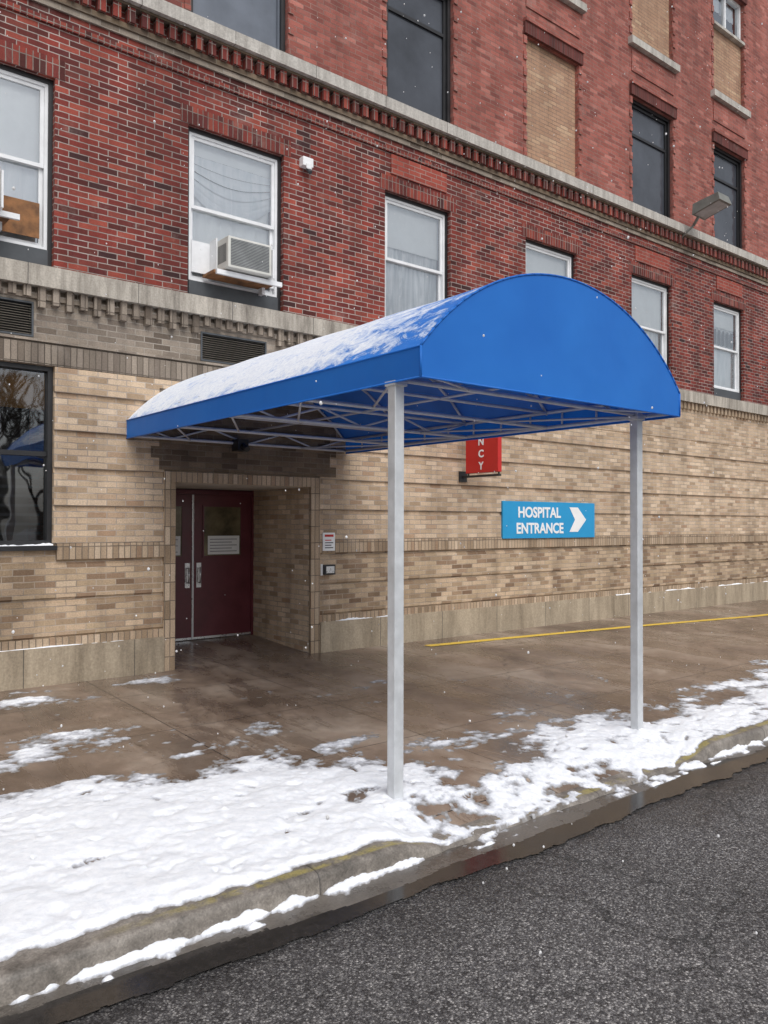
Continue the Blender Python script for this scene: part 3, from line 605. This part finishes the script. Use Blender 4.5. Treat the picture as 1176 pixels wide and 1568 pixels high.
for q in range(14):
    fx=.9+q*.62; fy=4.35+.16*(-1)**q+.25*math.sin(q*.9); a=.12*math.sin(q)
    i0=max(0,int((fx-.6)/.014)); i1=int((fx+.2)/.014); j0=int((fy-.3-3.3)/.014); j1=int((fy+.3-3.3)/.014)
    xx=X[j0:j1,i0:i1]; yy=Y[j0:j1,i0:i1]; dx=(xx-fx)*math.cos(a)+(yy-fy)*math.sin(a); dy=-(xx-fx)*math.sin(a)+(yy-fy)*math.cos(a)
    m1_=np.exp(-((dx/.13)**2+(dy/.048)**2)**3)*(1+.35*np.sin(dx*260))
    h[j0:j1,i0:i1]-=.012*m1_*(h[j0:j1,i0:i1]>.008)
gs=.040*np.exp(-((Y-3.55)/.035)**2)*(1-.8*drop(X))+.10*(F2-.5)+.06*(fbm(X*2.5+9,Y*2,4)-.5)+.03*(F3-.5)-.015-.02*ss((1.15-X)/.3)
h=np.where((Y<=KY),np.where(Y<3.44,-.02,gs),h)
Z=gz(X,Y)+h; thick=np.clip(h/.024,0,1)
gridmesh('snow_cover',X,Y,Z,M_tr,keep=h>-.001,attr=thick)
def patch(x0,x1,y0,y1,bl,res=.016):
    X,Y=np.meshgrid(np.arange(x0,x1,res),np.arange(y0,y1,res)); m=np.zeros_like(X)-1.
    for (a,b_,ra,rb,s) in bl: m=np.maximum(m,s-((X-a)/ra)**2-((Y-b_)/rb)**2)
    h=.012*np.clip(m,-1,.7)+.06*(fbm(X*2.2+5,Y*5+9,6,.6)-.5)+.02*(fbm(X*20,Y*20,3)-.5)-.006
    gridmesh('snow_patch',X,Y,gz(X,Y)+h,M_tr,keep=h>0,attr=np.clip(h/.03,0,1))
patch(.5,4.2,5.4,8.8,[(1.9,8.2,1.0,.35,.9),(2.3,6.6,.8,.35,.9),(3.0,6.0,.9,.35,.7),(3.6,8.4,.5,.2,.5),(1.3,6.3,.5,.3,.4)])
patch(3.6,6.6,4.4,7.4,[(3.9,5.3,.7,.3,.6),(4.7,4.9,.6,.25,.5),(5.5,5.2,.6,.25,.4),(5.9,7.0,.5,.2,.3)])
X,Y=np.meshgrid(np.arange(11.4,40,.06),np.arange(3.6,5.6,.05)); h=.02*np.clip((4.9-Y)/.5,-1,1)+.07*(fbm(X*1.5,Y*3,5)-.5); gridmesh('snow_bank',X,Y,gz(X,Y)+h,M_tr,keep=h>0,attr=np.clip(h/.03,0,1))
# falling snow
t=NT('snowflake'); d=t.n("ShaderNodeBsdfDiffuse"); d.inputs["Color"].default_value=(.95,.95,.95,1); tr=t.n("ShaderNodeBsdfTranslucent"); tr.inputs["Color"].default_value=(.95,.95,.95,1)
m1=t.n("ShaderNodeMixShader"); t.l(d.outputs[0],m1.inputs[1]); t.l(tr.outputs[0],m1.inputs[2]); t.l(m1.outputs[0],t.out.inputs[0])
b=B(); ico=[(0,0,1),(.89,0,.45),(.28,.85,.45),(-.72,.53,.45),(-.72,-.53,.45),(.28,-.85,.45),(.72,.53,-.45),(-.28,.85,-.45),(-.89,0,-.45),(-.28,-.85,-.45),(.72,-.53,-.45),(0,0,-1)]
icf=[(0,1,2),(0,2,3),(0,3,4),(0,4,5),(0,5,1),(1,6,2),(2,7,3),(3,8,4),(4,9,5),(5,10,1),(2,6,7),(3,7,8),(4,8,9),(5,9,10),(1,10,6),(6,11,7),(7,11,8),(8,11,9),(9,11,10),(10,11,6)]
k=b.mi(t.m)
for _ in range(3400):
    x=random.uniform(-2,18); y=random.uniform(-1,W-.2); z=random.uniform(-.1,12)
    if x*x+y*y<3.0**2: continue
    r=random.uniform(.003,.0062)*random.choice([1,1,1,1.5]); i=len(b.v); sx=random.uniform(.7,1.3)
    b.v+=[(x+p[0]*r*sx,y+p[1]*r,z+p[2]*r*1.3) for p in ico]; b.f+=[tuple(i+j for j in f) for f in icf]; b.m+=[k]*20; b.sm+=[True]*20
b.make('falling_snow')
M_bark=plain('tree_bark',(.07,.055,.045,1),.9,0,.3,5)
def bare_tree(px,py,hgt):
    b=B()
    def grow(p,d,l,r,n):
        q=p+d*l; b.tube(p,q,r,M_bark,6,r*.72)
        if n==0: return
        for _ in range(random.choice([2,3,3])):
            nd=(d+Vector((random.uniform(-.75,.75),random.uniform(-.75,.75),random.uniform(-.1,.55)))).normalized(); grow(q,nd,l*random.uniform(.62,.82),r*.66,n-1)
    grow(Vector((px,py,-.3)),Vector((0,0,1)),hgt*.27,.13,6); b.make('bare_tree')
bare_tree(7.6,-13,9); bare_tree(4.6,-16,10); bare_tree(10.5,-19,10)
# ---------------------------------------------------------------- light, world, camera
sun_el=math.radians(52)
w=bpy.data.worlds.new("World"); bpy.context.scene.world=w; w.use_nodes=True; nt=w.node_tree; nt.nodes.clear()
sky=nt.nodes.new("ShaderNodeTexSky"); sky.sky_type='NISHITA'; sky.sun_disc=False; sky.sun_elevation=sun_el; sky.sun_rotation=math.radians(195); sky.dust_density=3; sky.air_density=1; sky.ozone_density=1
hs=nt.nodes.new("ShaderNodeHueSaturation"); hs.inputs["Saturation"].default_value=.32; bg=nt.nodes.new("ShaderNodeBackground"); bg.inputs["Strength"].default_value=.15; wo=nt.nodes.new("ShaderNodeOutputWorld")
nt.links.new(sky.outputs[0],hs.inputs["Color"]); nt.links.new(hs.outputs[0],bg.inputs[0]); nt.links.new(bg.outputs[0],wo.inputs[0])
L=bpy.data.lights.new('sun','SUN'); L.energy=1.5; L.angle=math.radians(50); L.color=(1,.99,.975); lo=bpy.data.objects.new('sun',L); bpy.context.collection.objects.link(lo)
dirv=Vector((-.25*math.cos(sun_el),-math.cos(sun_el),math.sin(sun_el))); lo.rotation_euler=dirv.to_track_quat('Z','Y').to_euler()
yaw,p,r=.680,.014,.002
F=Vector((math.sin(yaw)*math.cos(p),math.cos(yaw)*math.cos(p),math.sin(p))); Rr=Vector((math.cos(yaw),-math.sin(yaw),0)); U=Rr.cross(F)
R2=Rr*math.cos(r)+U*math.sin(r); U2=-Rr*math.sin(r)+U*math.cos(r)
cam=bpy.data.cameras.new('camera'); co=bpy.data.objects.new('camera',cam); bpy.context.collection.objects.link(co)
mat=Matrix((R2,U2,-F)).transposed().to_4x4(); mat.translation=(0,0,1.75); co.matrix_world=mat
cam.sensor_fit='HORIZONTAL'; cam.sensor_width=36; cam.lens=36*1236.3/1176; cam.clip_start=.05; cam.clip_end=1500
sc=bpy.context.scene; sc.camera=co; sc.view_settings.view_transform='Standard'; sc.view_settings.look='None'; sc.view_settings.exposure=0
